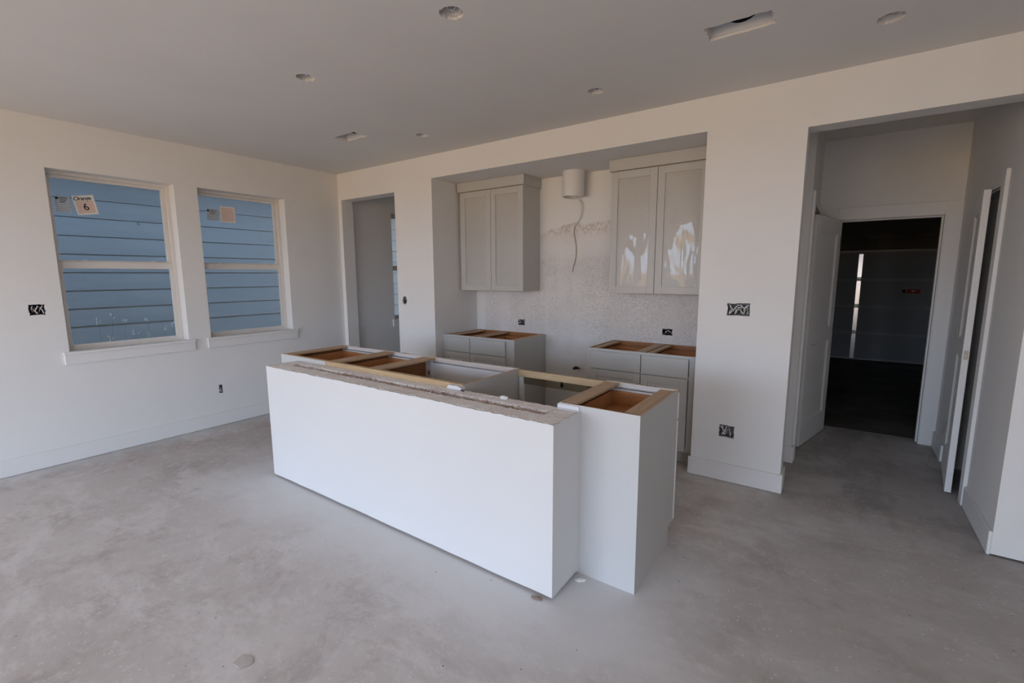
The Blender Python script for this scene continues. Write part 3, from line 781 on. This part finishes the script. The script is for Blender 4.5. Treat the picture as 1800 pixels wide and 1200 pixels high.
ebox('square low outlet box with white cable on right pillar', -.6085, .375, .099, .086, 'y', 9, 7, plane=D)
ebox('small backsplash outlet box above the left base cabinets', -2.8705, .9855, .085, .057, 'y', 5, 8, plane=N, mat=INK)
ebox('backsplash outlet box with one white cable above right base cabinets', -1.2745, .9835, .089, .057, 'y', 4, 9, plane=N, mat=INK)
ebox('narrow low outlet box on alcove wall in the range gap', -2.3575, .349, .033, .064, 'y', 3, 10, plane=N, mat=INK)

# ------------------------------------------------------------------ ceiling fixtures left rough
names = ['ragged round light cutout nearest the camera in middle ceiling', 'small ragged light cutout in ceiling above left end of half wall', 'tiny distant light cutout beside the far ceiling vent',
         'small dark-edged light cutout in ceiling before the alcove', 'dark ragged light cutout near the upper right of ceiling']
for (x, y, r), lb in zip(lights, names):
    T = thing('light_rough_in', lb, 'light fixture', (x, y, H)); rnd = random.Random(int(x*100))
    bm = bmesh.new(); n = 22; rr = r*.84; rings = []
    for z in (.012, .13, .132):
        q = rr if z < .131 else rr*.2
        rings.append([bm.verts.new((math.cos(k*2*PI/n)*q, math.sin(k*2*PI/n)*q, z)) for k in range(n)])
    for i in range(2):
        for k in range(n): bm.faces.new((rings[i][k], rings[i+1][k], rings[i+1][(k+1) % n], rings[i][(k+1) % n]))
    bm.faces.new(rings[2]); m = MB(); m.bm.free(); m.bm = bm; m.build('can', WIREW, T)
    for k in range(3):
        a = rnd.uniform(0, 6.28)
        MB().tube(sm([(math.cos(a)*rr*.5, math.sin(a)*rr*.5, .125), (math.cos(a+1)*rr*.5, math.sin(a+1)*rr*.5, .05), (math.cos(a+2)*rr*.4, math.sin(a+2)*rr*.4, .02), (math.cos(a+3)*rr*.6, math.sin(a+3)*rr*.6, .05)], 4), .004, 6).build('wire', WIREW if k else WIREB, T, smooth=True)
for (x0, x1, y0, y1, lb) in ((-.662, -.365, 2.603, 2.745, 'long ragged ceiling vent opening with dark duct, upper right'), (-3.767, -3.488, 2.63, 2.772, 'small far ceiling vent opening above the narrow doorway')):
    T = thing('vent_boot', lb, 'vent', ((x0+x1)/2, (y0+y1)/2, H)); a, b = (x1-x0)/2-.004, (y1-y0)/2-.004
    m = MB(); m.box(-a, -a+.003, -b, b, .012, .20); m.box(a-.003, a, -b, b, .012, .20); m.box(-a, a, -b, -b+.003, .012, .20)
    pts = [(-a, .012), (a, .012), (a, .20), (-a, .20)]
    o = m.build('boot_walls', WIREW, T)
    o = box('boot_back', WIREW, T, -a+.003, a-.003, b-.003, b, .012, .20)
    o = box('boot_top', WIREW, T, -a, a, -b, b, .20, .205)
    bm = bmesh.new(); vs = [bm.verts.new((.0+math.cos(k*PI/14)*.085, b-.0045-0*k, .115+math.sin(k*PI/14)*.07)) for k in range(28)]; bm.faces.new(vs)
    r = bmesh.ops.extrude_face_region(bm, geom=list(bm.faces)); 
    for v in [e for e in r['geom'] if isinstance(e, bmesh.types.BMVert)]: v.co.y += .001
    m = MB(); m.bm.free(); m.bm = bm; m.build('duct_mouth', DARK, T)

# ------------------------------------------------------------------ doors
def panel_door(name, w_, h_, loc, rz, t_=.035):
    """local x along the leaf from hinge, y thickness"""
    root = bpy.data.objects.new(name, None); COL.objects.link(root); root.location = loc; root.rotation_euler = (0, 0, rz); root['kind'] = 'structure'
    st = .112; zs = (.20, h_*.475-.05, h_*.475+.07, h_-.125)
    m = MB(); m.box(0, st, 0, t_, 0, h_); m.box(w_-st, w_, 0, t_, 0, h_)
    for a, b in ((0, zs[0]), (zs[1], zs[2]), (zs[3], h_)): m.box(st, w_-st, 0, t_, a, b)
    m.build('door_leaf', TRIM, root, bevel=.0015)
    for a, b in ((zs[0], zs[1]), (zs[2], zs[3])):
        m = MB(); x0, x1 = st, w_-st
        for yf, yb in ((.002, .012), (t_-.002, t_-.012)):
            o_ = [(x0, a), (x1, a), (x1, b), (x0, b)]; i_ = [(x0+.018, a+.018), (x1-.018, a+.018), (x1-.018, b-.018), (x0+.018, b-.018)]
            vo = [m.bm.verts.new((p[0], yf, p[1])) for p in o_]; vi = [m.bm.verts.new((p[0], yb, p[1])) for p in i_]
            for k in range(4): m.bm.faces.new((vo[k], vo[(k+1) % 4], vi[(k+1) % 4], vi[k]))
            m.bm.faces.new(vi)
        m.build('door_panel', TRIM, root)
    return root
# garage entry door swung into the passage
ang = math.atan2(4.635-5.345, -.245+.082)
d1 = panel_door('door_1', .72, gz-.012, (-.082-.035*0, 5.335, .008), ang)
for z in (.2, .95, 1.75):
    m = MB().box(-.004, .03, .035, .038, z, z+.09); m.build('hinge', STEEL, d1)
# closet door swung outward from the right wall
ang = math.atan2(4.205-4.80, .668-.728)
d2 = panel_door('door_2', .60, 2.010, (.740, 4.80, .012), ang)
m = MB().box(.600, .6012, .006, .029, .925, .985); m.build('latch_plate', paint('bronze plate', (.55, .50, .42, 1), .1, .4, 0), d2)
MB().tube([(.600, .0175, .955), (.609, .0175, .955)], .009, 10).build('latch', BRASS, d2)
for z in (.25, 1.0, 1.72):
    MB().tube([(-.004, -.004, z), (-.004, -.004, z+.09)], .006, 8).build('hinge', STEEL, d2)

# ------------------------------------------------------------------ garage door
gd = bpy.data.objects.new('door_3', None); COL.objects.link(gd); gd.location = (.25, 10.10, 0); gd['kind'] = 'structure'
GX0, GX1 = -2.25, 2.25; hs = .455
for k in range(4):
    z0 = .030+k*(hs+.003)
    sec = box('door_section', GDOOR, gd, GX0, GX1, .012, .05, z0, z0+hs, bevel=.003)
    m = MB(); m.box(GX0, GX1, -.004, .011, z0+hs-.020, z0+hs); m.box(GX0, GX1, -.004, .011, z0, z0+.012)
    m.build('section_rail', RAILP, sec)
    for j in range(7):
        xa = -2.20+.07+j*.63+.0; xb = xa+.53
        if xa < -.02 < xb: pass
        m = MB()
        for (a, b, c_, d) in ((xa, xb, z0+.05, z0+.062), (xa, xb, z0+hs-.075, z0+hs-.063), (xa, xa+.012, z0+.062, z0+hs-.075), (xb-.012, xb, z0+.062, z0+hs-.075)): m.box(a, b, .006, .012, c_, d)
        for q in range(6): m.box(xa+.06+q*.075, xa+.068+q*.075, .008, .012, z0+.085, z0+hs-.10)
        m.build('embossed_panel', GDOOR, sec)
for k in range(4):
    z0 = .030+k*(hs+.003)
    s_ = MB(); s_.box(-.062, -.004, -.030, -.006, z0+.035 if k else z0+.004, z0+hs-.028); so = s_.build('centre_stile', STILE, gd)
    if k < 3:
        h_ = MB(); h_.box(-.060, -.006, -.036, -.008, z0+hs-.024, z0+hs-.006); h_.box(-.060, -.006, -.036, -.008, z0+hs+.010, z0+hs+.030)
        h_.tube([(-.062, -.030, z0+hs+.002), (-.004, -.030, z0+hs+.002)], .010, 10); h_.build('hinge', STEEL, gd)
box('top_strut', STRUT, gd, GX0, GX1, -.05, -.006, 1.862, 1.892)
box('bottom_rail', STRUT, gd, GX0, GX1, -.012, .050, .012, .029)
box('weather_seal', DARK, gd, GX0, GX1, .005, .045, 0, .011)
box('release_label', RED, gd, .72-.10, .86-.10+.03, .004, .0062, 1.175, 1.245)
m = MB(); m.prism([(.70, 1.19), (.73, 1.225), (.67, 1.225)], 'y', .0035, .0038); m.build('label_print', PAPER, gd)
box('label_tag', INK, gd, .56, .605, .004, .0062, 1.185, 1.235)
# overhead track beam
sbox('beam_garage', GARAGE, -2.4, 3.0, 10.0, 10.15, 2.08, 2.14)
